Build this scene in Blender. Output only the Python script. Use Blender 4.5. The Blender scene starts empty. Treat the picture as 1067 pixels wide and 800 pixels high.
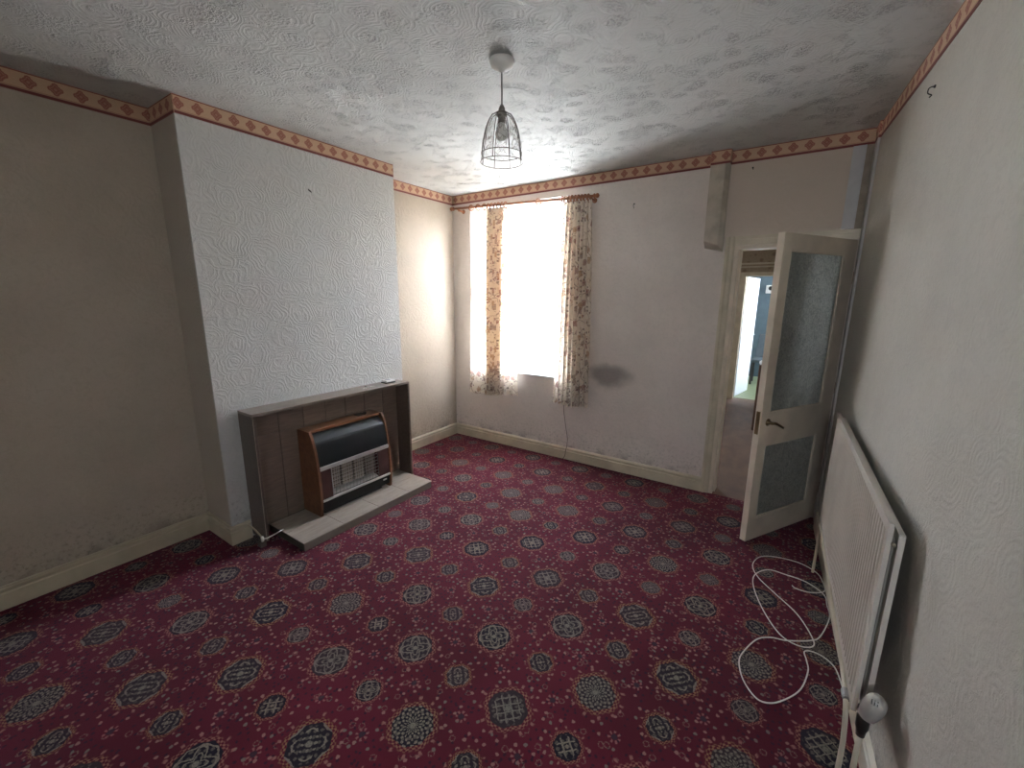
import bpy, math, random
from mathutils import Vector, Matrix
random.seed(7)
C = bpy.context.scene.collection
PI = math.pi
H = 2.661
def wr(y, z=0.0):              # inner face of the right wall: splayed in plan and out of plumb
    k = .056-.018*min(z, .95)/.95+max(0.0, z-.95)/(H-.95)*.0315
    return 3.534 - k*y

# ---------------------------------------------------------------- node helpers
class V:
    def __init__(s, nt, sock): s.nt = nt; s.s = sock
    def _m(s, op, *a):
        n = s.nt.nodes.new('ShaderNodeMath'); n.operation = op
        for i, x in enumerate((s,)+a):
            if isinstance(x, V): s.nt.links.new(x.s, n.inputs[i])
            else: n.inputs[i].default_value = x
        return V(s.nt, n.outputs[0])
    def __add__(s, o): return s._m('ADD', o)
    __radd__ = __add__
    def __sub__(s, o): return s._m('SUBTRACT', o)
    def __rsub__(s, o): return (s*-1)+o
    def __mul__(s, o): return s._m('MULTIPLY', o)
    __rmul__ = __mul__
    def __truediv__(s, o): return s._m('DIVIDE', o)
    def __neg__(s): return s*-1
    def abs(s): return s._m('ABSOLUTE')
    def sin(s): return s._m('SINE')
    def cos(s): return s._m('COSINE')
    def floor(s): return s._m('FLOOR')
    def fract(s): return s._m('FRACT')
    def sqrt(s): return s._m('SQRT')
    def pow(s, o): return s._m('POWER', o)
    def min(s, o): return s._m('MINIMUM', o)
    def max(s, o): return s._m('MAXIMUM', o)
    def lt(s, o): return s._m('LESS_THAN', o)
    def gt(s, o): return s._m('GREATER_THAN', o)
    def atan2(s, o): return s._m('ARCTAN2', o)
    def step(s, a, b):          # smooth ramp 0..1 from a to b
        n = s.nt.nodes.new('ShaderNodeMapRange'); n.interpolation_type = 'SMOOTHSTEP'
        s.nt.links.new(s.s, n.inputs[0])
        n.inputs[1].default_value = a; n.inputs[2].default_value = b
        return V(s.nt, n.outputs[0])
    def line(s, c, w):          # 1 where |s-c|<w, soft
        return 1-((s-c).abs()).step(w*0.6, w*1.2)

class M:
    def __init__(s, name):
        s.m = bpy.data.materials.new(name); s.m.use_nodes = True
        s.nt = s.m.node_tree; s.nt.nodes.clear()
        s.out = s.nt.nodes.new('ShaderNodeOutputMaterial')
        s.b = s.nt.nodes.new('ShaderNodeBsdfPrincipled')
        s.nt.links.new(s.b.outputs[0], s.out.inputs[0])
    def n(s, t): return s.nt.nodes.new(t)
    def L(s, a, b): s.nt.links.new(a, b)
    def obj(s):
        tc = s.n('ShaderNodeTexCoord'); return tc.outputs['Object']
    def uv(s):
        tc = s.n('ShaderNodeTexCoord'); return tc.outputs['UV']
    def xyz(s, sock):
        n = s.n('ShaderNodeSeparateXYZ'); s.L(sock, n.inputs[0])
        return [V(s.nt, o) for o in n.outputs]
    def vec(s, x, y, z=0.0):
        n = s.n('ShaderNodeCombineXYZ')
        for i, v in enumerate((x, y, z)):
            if isinstance(v, V): s.L(v.s, n.inputs[i])
            else: n.inputs[i].default_value = v
        return n.outputs[0]
    def noise(s, vec, scale, detail=3, rough=.5, dist=0.0):
        n = s.n('ShaderNodeTexNoise'); s.L(vec, n.inputs['Vector'])
        n.inputs['Scale'].default_value = scale; n.inputs['Detail'].default_value = detail
        n.inputs['Roughness'].default_value = rough; n.inputs['Distortion'].default_value = dist
        return V(s.nt, n.outputs[0])
    def voro(s, vec, scale, feature='F1', dim='3D', rnd=1.0):
        n = s.n('ShaderNodeTexVoronoi'); n.feature = feature; n.voronoi_dimensions = dim
        s.L(vec, n.inputs['Vector']); n.inputs['Scale'].default_value = scale
        n.inputs['Randomness'].default_value = rnd
        return n
    def white(s, vec):
        n = s.n('ShaderNodeTexWhiteNoise'); n.noise_dimensions = '3D'; s.L(vec, n.inputs[0])
        return V(s.nt, n.outputs[0]), n.outputs[1]
    def mix(s, f, a, b):
        n = s.n('ShaderNodeMix'); n.data_type = 'RGBA'
        if isinstance(f, V): s.L(f.s, n.inputs[0])
        else: n.inputs[0].default_value = f
        for v, i in ((a, 6), (b, 7)):
            if isinstance(v, (tuple, list)): n.inputs[i].default_value = (*v[:3], 1)
            else: s.L(v, n.inputs[i])
        return n.outputs[2]
    def col(s, c):
        if isinstance(c, (tuple, list)): s.b.inputs['Base Color'].default_value = (*c[:3], 1)
        else: s.L(c, s.b.inputs['Base Color'])
    def bump(s, h, strength=.5, dist=.01):
        n = s.n('ShaderNodeBump'); n.inputs['Strength'].default_value = strength
        n.inputs['Distance'].default_value = dist
        s.L(h.s, n.inputs['Height']); s.L(n.outputs[0], s.b.inputs['Normal'])
    def set(s, **k):
        for a, v in k.items():
            s.b.inputs[a.replace('_', ' ')].default_value = v
        return s

def plain(name, c, rough=.5, metal=0.0, var=.06, scale=12, bump=0.0, spec=.5):
    m = M(name)
    o = m.obj(); nz = m.noise(o, scale, 4)
    d = tuple(max(0, x*(1-2.5*var)) for x in c)
    m.col(m.mix(nz.step(.3, .75), c, d))
    m.set(Roughness=rough, Metallic=metal)
    m.b.inputs['Specular IOR Level'].default_value = spec
    if bump: m.bump(m.noise(o, scale*6, 3), bump, .002)
    return m.m

# ---------------------------------------------------------------- mesh builder
class MB:
    def __init__(s): s.v = []; s.f = []; s.uv = {}
    def add(s, vs, fs, uvs=None):
        o = len(s.v); s.v += [Vector(v) for v in vs]
        for i, f in enumerate(fs):
            s.f.append(tuple(o+k for k in f))
            if uvs: s.uv[len(s.f)-1] = uvs[i]
        return s
    def box(s, x0, x1, y0, y1, z0, z1):
        return s.hexa([(x0,y0,z0),(x1,y0,z0),(x1,y1,z0),(x0,y1,z0),(x0,y0,z1),(x1,y0,z1),(x1,y1,z1),(x0,y1,z1)])
    def hexa(s, p):
        return s.add(p, [(3,2,1,0),(4,5,6,7),(0,1,5,4),(1,2,6,5),(2,3,7,6),(3,0,4,7)])
    def prism(s, poly, axis, a, b):
        # poly: 2D list; axis index of extrusion
        def P(p, t):
            if axis == 0: return (t, p[0], p[1])
            if axis == 1: return (p[0], t, p[1])
            return (p[0], p[1], t)
        n = len(poly)
        vs = [P(p, a) for p in poly]+[P(p, b) for p in poly]
        fs = [tuple(range(n))[::-1], tuple(range(n, 2*n))]
        fs += [(i, (i+1) % n, n+(i+1) % n, n+i) for i in range(n)]
        return s.add(vs, fs)
    def tube(s, pts, r, k=8, caps=True, closed=False):
        pts = [Vector(p) for p in pts]; n = len(pts)
        rr = r if isinstance(r, (list, tuple)) else [r]*n
        ring = []; prev = None
        for i, p in enumerate(pts):
            if closed: t = (pts[(i+1) % n]-pts[i-1])
            else: t = (pts[min(i+1, n-1)]-pts[max(i-1, 0)])
            t.normalize()
            if prev is None:
                u = t.orthogonal().normalized()
            else:
                u = (prev-t*prev.dot(t))
                u = u.normalized() if u.length > 1e-6 else t.orthogonal().normalized()
            prev = u; w = t.cross(u)
            ring.append([p+(u*math.cos(2*PI*j/k)+w*math.sin(2*PI*j/k))*rr[i] for j in range(k)])
        vs = [v for q in ring for v in q]; fs = []
        m = n if closed else n-1
        for i in range(m):
            a = i*k; b = ((i+1) % n)*k
            for j in range(k): fs.append((a+j, a+(j+1) % k, b+(j+1) % k, b+j))
        if caps and not closed:
            fs.append(tuple(range(k))[::-1]); fs.append(tuple((n-1)*k+j for j in range(k)))
        return s.add(vs, fs)
    def lathe(s, c, axis, prof, k=24):
        # prof: list (t, r) along axis vector
        a = Vector(axis).normalized(); u = a.orthogonal().normalized(); w = a.cross(u); c = Vector(c)
        vs = []; fs = []
        for t, r in prof:
            for j in range(k):
                vs.append(c+a*t+(u*math.cos(2*PI*j/k)+w*math.sin(2*PI*j/k))*max(r, 1e-5))
        for i in range(len(prof)-1):
            for j in range(k): fs.append((i*k+j, i*k+(j+1) % k, (i+1)*k+(j+1) % k, (i+1)*k+j))
        fs.append(tuple(range(k))[::-1]); fs.append(tuple((len(prof)-1)*k+j for j in range(k)))
        return s.add(vs, fs)
    def build(s, name, mat, parent=None, smooth=False, bevel=0.0, seg=2, **tags):
        base = parent.matrix_world.translation.copy() if parent else Vector((0, 0, 0))
        if parent:
            base = Vector((0, 0, 0)); q = parent
            while q: base += q.location; q = q.parent
        me = bpy.data.meshes.new(name)
        me.from_pydata([tuple(v-base) for v in s.v], [], s.f)
        me.update()
        import bmesh
        bm = bmesh.new(); bm.from_mesh(me)
        bmesh.ops.recalc_face_normals(bm, faces=bm.faces); bm.to_mesh(me); bm.free()
        if s.uv:
            ul = me.uv_layers.new(name='UVMap')
            for fi, uvs in s.uv.items():
                p = me.polygons[fi]; vi = list(p.vertices)
                for li in p.loop_indices:
                    orig = s.f[fi].index(me.loops[li].vertex_index)
                    ul.data[li].uv = uvs[orig]
        me.materials.append(mat)
        if smooth:
            for p in me.polygons: p.use_smooth = True
        o = bpy.data.objects.new(name, me); C.objects.link(o)
        if parent: o.parent = parent
        if bevel:
            b = o.modifiers.new('bevel', 'BEVEL'); b.width = bevel; b.segments = seg
            b.limit_method = 'ANGLE'; b.angle_limit = .6
        if smooth and not bevel: pass
        for a, v in tags.items(): o[a] = v
        return o

def thing(name, label, cat, loc, group=None, kind=None):
    o = bpy.data.objects.new(name, None); C.objects.link(o); o.location = loc
    o.empty_display_size = .1
    o['label'] = label; o['category'] = cat
    if group: o['group'] = group
    if kind: o['kind'] = kind
    return o
def tagged(o, label, cat, group=None):
    o['label'] = label; o['category'] = cat
    if group: o['group'] = group
    return o
def structure(mb, name, mat, label=None, cat=None, **k):
    o = mb.build(name, mat, **k); o['kind'] = 'structure'
    if label: o['label'] = label
    if cat: o['category'] = cat
    return o

def catmull(pts, n=8, closed=False):
    P = [Vector(p) for p in pts]; out = []; N = len(P)
    rng = range(N) if closed else range(N-1)
    for i in rng:
        if closed: a, b, c, d = P[i-1], P[i], P[(i+1) % N], P[(i+2) % N]
        else: a, b, c, d = P[max(i-1, 0)], P[i], P[i+1], P[min(i+2, N-1)]
        for j in range(n):
            t = j/n
            out.append(.5*((2*b)+(c-a)*t+(2*a-5*b+4*c-d)*t*t+(3*b-a-3*c+d)*t**3))
    if not closed: out.append(P[-1])
    return out

# ---------------------------------------------------------------- materials
def mat_carpet():
    m = M('carpet'); p = .2625
    o = m.obj(); X, Y, Z = m.xyz(o)
    wob = m.noise(o, 75, 2)
    X = X+(wob-.5)*.011; Y = Y+(m.noise(m.vec(Y, X, 3.0), 75, 2)-.5)*.011
    gx = (X-1.957)/p; gy = (Y+2.005)/p
    i = (gx+.5).floor(); j = (gy+.5).floor()
    fx = (gx-i)*p; fy = (gy-j)*p
    par = (((i+j)*.5).fract()).gt(.25)              # 1 = small medallion
    h, hc = m.white(m.vec(i*1.37, j*2.11, 0.5))
    h2, _ = m.white(m.vec(i*2.7, j*1.9, 4.5))
    r = (fx*fx+fy*fy).sqrt(); a = fy.atan2(fx)
    R = .092-par*.034
    q = r/R
    c4 = (a*4).cos(); c8 = (a*8).cos()
    q1 = q*(1-(c4*.07)*(h2-.2)+c8*.03)
    inside = 1-q1.step(.84, .88)
    # fringe of small tufts
    tuft = ((a*26).cos()*((q1*40).sin())).step(-.15, .2)
    fringe = (q1.step(.84, .88))*(1-q1.step(.98, 1.12))*tuft
    halo = (q1.step(1.1, 1.16))*(1-q1.step(1.22, 1.34))*((a*12).cos()).step(.75, .9)
    # line work, four kinds
    tA = (q-(.52-c4*.20)).line(0, .055).max((q-(.30-c4*.12)).line(0, .04)).max((q-.74-c8*.03).line(0, .035))
    kx = (fx+fy)*.7071; ky = (fx-fy)*.7071
    tB = (kx/.030).fract().line(.5, .11).max((ky/.030).fract().line(.5, .11))*(1-q.step(.62, .7))
    tC = ((a*16).cos()*((q*24).sin())).step(.0, .35)
    tD = ((q*15+c4*2.2).sin()).step(.35, .7)*(c8*.6+(q*22).cos()).step(-.3, .1)
    k1 = h.gt(.28); k2 = h.gt(.52); k3 = h.gt(.75)
    t = tA+(tB-tA)*k1; t = t+(tC-t)*k2; t = t+(tD-t)*k3
    heart = 1-q.step(.10, .16)
    t = t.max(heart)
    fine = m.noise(o, 260, 2)
    mesh_ = ((fx*190).sin()*((fy*190).sin())).step(.1, .5)*.45
    t = t.max(mesh_*(1-q.step(.7, .8)))*(fine.step(.3, .6)*.6+.4)
    fieldc = m.mix(h2, (.008, .007, .014), (.030, .020, .022))
    linec = m.mix(h2, (.27, .24, .18), (.21, .185, .15))
    medal = m.mix(t*.85, fieldc, linec)
    # rosettes at the half lattice
    gx2 = gx+.5; gy2 = gy+.5
    i2 = (gx2+.5).floor(); j2 = (gy2+.5).floor()
    ax = (gx2-i2)*p; ay = (gy2-j2)*p
    r2 = (ax*ax+ay*ay).sqrt(); a2 = ay.atan2(ax)
    ros_d = 1-r2.step(.010, .013)
    ros = (r2-.019).line(0, .006)*((a2*7).cos()).step(-.1, .3)
    # strewn buds and sprigs
    v = m.voro(m.vec(X, Y, 0.0), 30, dim='2D', rnd=.75)
    vd = V(m.nt, v.outputs['Distance']); vc = m.xyz(v.outputs['Color'])
    outside = q1.step(1.15, 1.25)
    bud = (1-vd.step(.16, .24))*vc[0].gt(.60)*outside
    v2 = m.voro(m.vec(X+.013, Y, 0.0), 44, dim='2D', rnd=1.0)
    vd2 = V(m.nt, v2.outputs['Distance']); vc2 = m.xyz(v2.outputs['Color'])
    dark = (1-vd2.step(.18, .3))*vc2[0].gt(.6)*outside
    v3 = m.voro(m.vec(X*.8+Y*.6, Y*.8-X*.6, 0.0), 17, dim='2D', rnd=.8)
    vd3 = V(m.nt, v3.outputs['Distance']); va3 = m.xyz(v3.outputs['Color'])
    sprig = vd3.line(.17, .05)*va3[1].gt(.55)*fine.step(.45, .55)*outside
    big = m.noise(o, 1.3, 3); pile = m.noise(o, 700, 2)
    red = m.mix(big.step(.35, .7), (.074, .0045, .0105), (.115, .008, .020))
    red = m.mix(pile.step(.3, .8)*.35, red, (.05, .003, .012))
    c = m.mix(dark*.75, red, (.02, .008, .02))
    c = m.mix(sprig*.8, c, (.20, .13, .10))
    budc = m.mix(vc[1].gt(.6), (.28, .16, .13), (.16, .15, .12))
    c = m.mix(bud*.8, c, budc)
    c = m.mix(ros*outside*.8, c, (.25, .11, .10)); c = m.mix(ros_d*.9, c, (.03, .02, .03))
    c = m.mix(halo*.8, c, (.28, .14, .11))
    frc = m.mix(h, (.27, .12, .09), (.24, .14, .06))
    c = m.mix(fringe*.85, c, frc)
    c = m.mix(inside, c, medal)
    m.col(c); m.set(Roughness=.85, Sheen_Weight=.12, Sheen_Roughness=.5)
    m.b.inputs['Sheen Tint'].default_value = (.8, .65, .9, 1)
    m.b.inputs['Specular IOR Level'].default_value = .12
    m.bump(pile*.7+m.noise(o, 5, 2)*1.5, .35, .004)
    return m.m

def mat_wallpaper(name, base, tint, stains=True):
    m = M(name); o = m.obj(); X, Y, Z = m.xyz(o)
    n1 = m.noise(o, 2.2, 5, .6); n2 = m.noise(o, 26, 4, .6, 1.5); n3 = m.noise(o, 75, 3, .6, 2.0)
    c = m.mix(n1.step(.35, .7), base, tint)
    c = m.mix(n2.step(.45, .7)*.35, c, tuple(x*.80 for x in base))
    c = m.mix(n3.step(.5, .65)*.18, c, tuple(min(1, x*1.12) for x in base))
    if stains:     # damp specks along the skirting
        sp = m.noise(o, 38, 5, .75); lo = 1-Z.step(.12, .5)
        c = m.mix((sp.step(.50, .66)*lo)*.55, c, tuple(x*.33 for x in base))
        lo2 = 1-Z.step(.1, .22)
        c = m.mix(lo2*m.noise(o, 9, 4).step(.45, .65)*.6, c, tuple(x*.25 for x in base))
    return m, c, o, (X, Y, Z), n2, n3

def finish_wall(m, c, h, st=.5, d=.004):
    m.col(c); m.set(Roughness=.75); m.b.inputs['Specular IOR Level'].default_value = .3
    m.bump(h, st, d); return m.m

def fans(m, vec, scale, freq):
    v = m.voro(vec, scale, rnd=.9); d = V(m.nt, v.outputs['Distance'])
    cc = m.xyz(v.outputs['Color'])
    nz = m.noise(vec, scale*2.4, 3, .5, .6)
    return ((d*freq+nz*9+cc[0]*6).sin()), d

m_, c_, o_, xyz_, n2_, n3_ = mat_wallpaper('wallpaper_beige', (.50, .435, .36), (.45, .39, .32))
f_, _ = fans(m_, o_, 9, 22)
MAT_WALL_LEFT = finish_wall(m_, c_, f_*.25+n2_*.5+n3_*.6, .45)

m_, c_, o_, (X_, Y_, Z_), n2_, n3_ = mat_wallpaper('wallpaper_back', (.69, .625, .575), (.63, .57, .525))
# soft-edged dark patch beside the right curtain
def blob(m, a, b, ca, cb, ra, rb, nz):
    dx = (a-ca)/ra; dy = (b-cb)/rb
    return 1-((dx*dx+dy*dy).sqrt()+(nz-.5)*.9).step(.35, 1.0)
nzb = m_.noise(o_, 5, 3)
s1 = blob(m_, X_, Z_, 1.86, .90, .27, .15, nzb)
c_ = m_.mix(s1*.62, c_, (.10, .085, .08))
ab_ = (X_-Z_*.0).step(2.60, 2.74)*Z_.step(1.9, 2.1)
c_ = m_.mix(ab_*.85, c_, (.55, .46, .375))
f_, _ = fans(m_, o_, 9, 22)
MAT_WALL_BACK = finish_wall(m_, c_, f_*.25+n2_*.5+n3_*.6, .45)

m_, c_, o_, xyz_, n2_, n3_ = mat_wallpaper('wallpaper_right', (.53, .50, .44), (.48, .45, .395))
f_, _ = fans(m_, o_, 9, 40)
MAT_WALL_RIGHT = finish_wall(m_, c_, f_*.14+n2_*.6+n3_*.7, .6)

m_, c_, o_, (X_, Y_, Z_), n2_, n3_ = mat_wallpaper('wallpaper_breast', (.60, .60, .585), (.56, .56, .55))
c_ = m_.mix((1-X_.step(.325, .334)), c_, (.47, .42, .365))
w_ = m_.noise(o_, 6, 2)-.5; w2_ = m_.noise(m_.vec(Z_, Y_, 3.0), 6, 2)-.5
f_, fd_ = fans(m_, m_.vec(X_, Y_+w_*.16, Z_+w2_*.16), 7.0, 46)
mk_ = ((Y_+1.862).abs().lt(.012))*((Z_-2.317+(Y_*.6+1.117)).abs().lt(.006))*X_.gt(.334)
c_ = m_.mix(mk_, c_, (.04, .03, .03))
MAT_BREAST = finish_wall(m_, c_, f_.step(-.3, .7)*.6+n2_*.9+n3_*.7, .5, .005)

def mat_ceiling():
    m = M('ceiling_paper'); o = m.obj()
    w = m.noise(o, 5, 2); X, Y, Z = m.xyz(o)
    ow = m.vec(X+(w-.5)*.10, Y+(m.noise(m.vec(Y, X, 2.0), 5, 2)-.5)*.10, 0.0)
    f, d = fans(m, ow, 7.5, 60)
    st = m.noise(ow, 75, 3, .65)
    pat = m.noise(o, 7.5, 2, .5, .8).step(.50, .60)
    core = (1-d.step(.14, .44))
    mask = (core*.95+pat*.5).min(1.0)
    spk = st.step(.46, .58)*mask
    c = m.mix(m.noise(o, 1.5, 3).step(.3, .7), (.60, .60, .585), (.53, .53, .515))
    c = m.mix(spk*.5, c, (.30, .30, .31))  # shade of the raised relief painted in as darker speckles
    m.col(c); m.set(Roughness=.7); m.b.inputs['Specular IOR Level'].default_value = .3
    m.bump(f.step(-.4, .8)*.20+st.step(.4, .6)*mask*1.3+m.noise(o, 40, 3)*.6, .9, .005)
    return m.m

def mat_border():
    m = M('wallpaper_border'); u, v, w = m.xyz(m.uv())   # u metres along, v 0..1 up
    p = .093
    fu = (u/p).fract()-.5; fv = (v-.56)*1.05
    n = m.noise(m.uv(), 60, 2)
    e = fu.abs()*1.25+fv.abs()*1.15+((fu.abs()-fv.abs()).abs()*24).sin()*.03
    dia = 1-e.step(.40, .45)
    inner = (1-e.step(.10, .15)).max(e.line(.27, .035))
    c = m.mix(n.step(.3, .7), (.60, .40, .26), (.55, .36, .24))
    c = m.mix(dia, c, (.33, .12, .085)); c = m.mix(inner*dia*.6, c, (.50, .28, .2))
    c = m.mix(v.line(.08, .085), c, (.17, .035, .035)); c = m.mix(v.line(.20, .018), c, (.40, .20, .14))
    c = m.mix(v.line(.965, .035), c, (.26, .09, .06))
    m.col(c); m.set(Roughness=.7); return m.m

def mat_curtain():
    m = M('curtain_print'); uv = m.uv(); u, v, w = m.xyz(uv)
    base = m.mix(m.noise(uv, 14, 3).step(.3, .7), (.84, .80, .73), (.80, .76, .69))
    vo = m.voro(m.vec(u, v), 10.5, dim='2D', rnd=.85)
    d = V(m.nt, vo.outputs['Distance']); cc = m.xyz(vo.outputs['Color'])
    pn = n_ = m.noise(uv, 38, 2)
    fl = 1-(d+(pn-.5)*.5).step(.25, .33)
    ring = (d+(pn-.5)*.4).line(.17, .05)
    c1 = m.mix(cc[0].gt(.5), (.26, .07, .10), (.42, .24, .12))
    c1 = m.mix(cc[1].gt(.62), c1, (.20, .13, .15))
    vine = m.noise(uv, 5.5, 1, .4, .6).line(.5, .012).max(m.noise(m.vec(v, u, 5.0), 7, 1, .4, .5).line(.48, .010))
    c = m.mix(vine*.55, base, (.22, .14, .10))
    vb = m.voro(m.vec(u, v), 30, dim='2D'); db = V(m.nt, vb.outputs['Distance']); cb = m.xyz(vb.outputs['Color'])
    leaf = (1-(db+(pn-.5)*.3).step(.22, .34))*cb[0].gt(.72)
    lc = m.mix(cb[1].gt(.5), (.20, .06, .09), (.13, .10, .09))
    c = m.mix(leaf*.7, c, lc)
    c = m.mix(fl*cc[2].gt(.35)*.62, c, c1)
    c = m.mix(fl*ring*.6, c, (.62, .50, .40))
    m.col(c); m.set(Roughness=.9)
    m.bump(m.noise(uv, 400, 2), .2, .001)
    tr = m.n('ShaderNodeBsdfTranslucent')
    wm = m.n('ShaderNodeMix'); wm.data_type = 'RGBA'; wm.blend_type = 'MULTIPLY'; wm.inputs[0].default_value = 1
    m.L(c, wm.inputs[6]); wm.inputs[7].default_value = (1.0, .92, .83, 1); m.L(wm.outputs[2], tr.inputs[0])
    mx = m.n('ShaderNodeMixShader'); mx.inputs[0].default_value = .56
    m.L(m.b.outputs[0], mx.inputs[1]); m.L(tr.outputs[0], mx.inputs[2]); m.L(mx.outputs[0], m.out.inputs[0])
    return m.m

def mat_stone(name, c1, c2):     # tan marbled tiles with fine horizontal streaks
    m = M(name); o = m.obj(); X, Y, Z = m.xyz(o)
    st = m.noise(m.vec(X*8, Y*1.5, Z*14), 6, 5, .6); sp = m.noise(o, 160, 3)
    c = m.mix(st.step(.35, .65), c1, c2); c = m.mix(sp.step(.5, .7)*.2, c, tuple(x*.7 for x in c1))
    m.col(c); m.set(Roughness=.32); return m.m

def mat_wood(name, c1, c2, vec_scale=(1, 1, 1), rough=.4):
    m = M(name); o = m.obj(); X, Y, Z = m.xyz(o)
    g = m.noise(m.vec(X*vec_scale[0], Y*vec_scale[1], Z*vec_scale[2]), 9, 5, .6, .5)
    m.col(m.mix(g.step(.3, .7), c1, c2)); m.set(Roughness=rough); m.bump(g, .08, .002); return m.m

def mat_glass(name):
    m = M(name); o = m.obj(); X, Y, Z = m.xyz(o)
    n1 = m.noise(o, 42, 4, .7, 1.5)
    pl = m.noise(m.vec(X, Y, Z), 7, 3, .5, 2.0)
    vein = m.noise(m.vec(X*1.4, Y*1.4, Z*.9), 13, 3, .6, 4.0).line(.5, .035)*pl.step(.4, .6)
    vein2 = m.noise(m.vec(X+4, Y, Z), 26, 2, .5, 5.0).line(.52, .02)
    m.col(m.mix((vein+vein2*.5).min(1.0)*.8, m.mix(n1.step(.38, .62), (.80, .80, .73), (.40, .41, .38)), (.95, .95, .92)))
    m.set(Roughness=.28, IOR=1.45, Transmission_Weight=.5)
    m.b.inputs['Specular IOR Level'].default_value = .8
    m.bump(n1*1.0+vein*1.6+vein2*.6, 1.0, .02)
    return m.m

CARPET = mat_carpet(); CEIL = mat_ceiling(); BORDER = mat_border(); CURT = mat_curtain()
SKIRT = plain('gloss_cream_paint', (.60, .53, .40), .35, var=.08, scale=7, bump=.05)
DOORP = plain('door_cream_paint', (.72, .62, .50), .38, var=.07, scale=6, bump=.05)
GREYP = plain('boxing_grey_paint', (.46, .44, .42), .5, var=.06)
BATTEN = plain('batten_grey_paint', (.52, .52, .52), .5, var=.05)
GREYD = plain('boxing_bare_brown', (.34, .28, .22), .7, var=.12)
PLAST = plain('white_plastic', (.78, .77, .74), .35, var=.03)
RADP = plain('radiator_enamel', (.62, .57, .50), .35, var=.05, scale=5)
CABLEW = plain('white_cable', (.72, .68, .62), .45)
CABLEB = plain('dark_cable', (.05, .035, .03), .5)
BRASS = plain('aged_brass', (.30, .20, .11), .35, .9)
CHROME = plain('chrome', (.75, .74, .72), .38, .75)
BLACKM = plain('black_enamel', (.012, .013, .015), .34, var=.0)
BLACKP = plain('black_base_paint', (.016, .015, .015), .45)
DARKM = plain('dark_metal', (.07, .065, .06), .5, .4)
WIRE = plain('lampshade_wire', (.16, .13, .11), .4, .8)
SURR = mat_stone('surround_tile', (.235, .175, .140), (.19, .14, .112))
SURRS = mat_stone('shelf_board', (.26, .215, .185), (.21, .17, .145))
SURRB = mat_stone('surround_board', (.12, .085, .07), (.09, .065, .052))
HEARTH = mat_stone('hearth_tile', (.38, .325, .275), (.31, .265, .225))
GROUT = plain('tile_joint', (.10, .075, .06), .8)
TEAK = mat_wood('teak_veneer', (.22, .095, .045), (.15, .062, .03), (3, .6, 3), .35)
POLE = mat_wood('pole_wood', (.42, .17, .08), (.30, .12, .06), (.5, 3, 3), .4)
BROWNW = mat_wood('dark_stained_wood', (.10, .045, .025), (.06, .03, .018), (3, 3, .5), .4)
GLASS = mat_glass('patterned_glass')

# ---------------------------------------------------------------- room shell
T = .14
s = MB(); s.box(-.2, 4.05, -4.85, 0.0, -.12, 0.0)
structure(s, 'floor', CARPET, 'dark red patterned carpet with rows of oriental medallions', 'carpet')
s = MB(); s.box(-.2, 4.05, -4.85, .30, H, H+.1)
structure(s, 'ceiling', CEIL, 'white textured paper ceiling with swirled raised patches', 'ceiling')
s = MB(); s.box(-T, 0, -4.8, .0, 0, H)
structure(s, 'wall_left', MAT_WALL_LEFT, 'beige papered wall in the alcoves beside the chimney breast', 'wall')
BX, BY0, BY1 = .345, -2.607, -1.112
s = MB(); s.box(.001, BX, BY0, BY1, 0, H)
structure(s, 'wall_chimney_breast', MAT_BREAST, 'projecting chimney breast in pale swirl-embossed wallpaper', 'chimney breast')
s = MB(); zl = [0, .3, .6, .95, 1.3, 1.7, 2.1, 2.4, 2.566, H]; yl = [.16-4.96*k/40 for k in range(41)]
W_ = len(zl); vs = [(wr(y, z), y, z) for y in yl for z in zl]+[(4.0, y, z) for y in yl for z in zl]; N_ = len(yl)*W_
fc = []
for a in range(40):
    for b in range(W_-1):
        q = (a*W_+b, a*W_+b+1, (a+1)*W_+b+1, (a+1)*W_+b); fc.append(q); fc.append(tuple(N_+k for k in q[::-1]))
    for b in (0, W_-1): fc.append((a*W_+b, (a+1)*W_+b, N_+(a+1)*W_+b, N_+a*W_+b))
for a in (0, 40):
    for b in range(W_-1): fc.append((a*W_+b, a*W_+b+1, N_+a*W_+b+1, N_+a*W_+b))
s.add(vs, fc)
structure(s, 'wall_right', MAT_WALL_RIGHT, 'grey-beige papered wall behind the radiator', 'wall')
s = MB(); RX0, RX1, RZA, RZB = 3.34, 3.72, 1.3, 2.25
s.box(-T, RX0, -4.9, -4.8, 0, H); s.box(RX1, 4.0, -4.9, -4.8, 0, H); s.box(RX0, RX1, -4.9, -4.8, 0, RZA); s.box(RX0, RX1, -4.9, -4.8, RZB, H)
structure(s, 'wall_rear', MAT_WALL_LEFT, 'beige papered rear wall with a high opening added for fill light', 'wall')

WX0, WX1, WZ0, WZ1 = .25, 1.385, .82, 2.508
DX0, DX1, DZ = 2.80, 3.515, 1.995
WT = .16
def grid_wall(xs, zs, holes, y0, y1):
    s = MB()
    for i in range(len(xs)-1):
        for j in range(len(zs)-1):
            if (i, j) in holes: continue
            s.box(xs[i], xs[i+1], y0, y1, zs[j], zs[j+1])
    return s
s = MB()
s.box(-T, WX0, 0, WT, 0, H); s.box(WX0, WX1, 0, WT, 0, WZ0); s.box(WX0, WX1, 0, WT, WZ1, H)
s.box(WX1, DX0, 0, WT, 0, H); s.box(DX0, DX1, 0, WT, DZ, H); s.box(DX1, 3.56, 0, WT, 0, H)
structure(s, 'wall_back', MAT_WALL_BACK, 'mauve-beige papered wall with the window and open doorway', 'wall')

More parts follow.
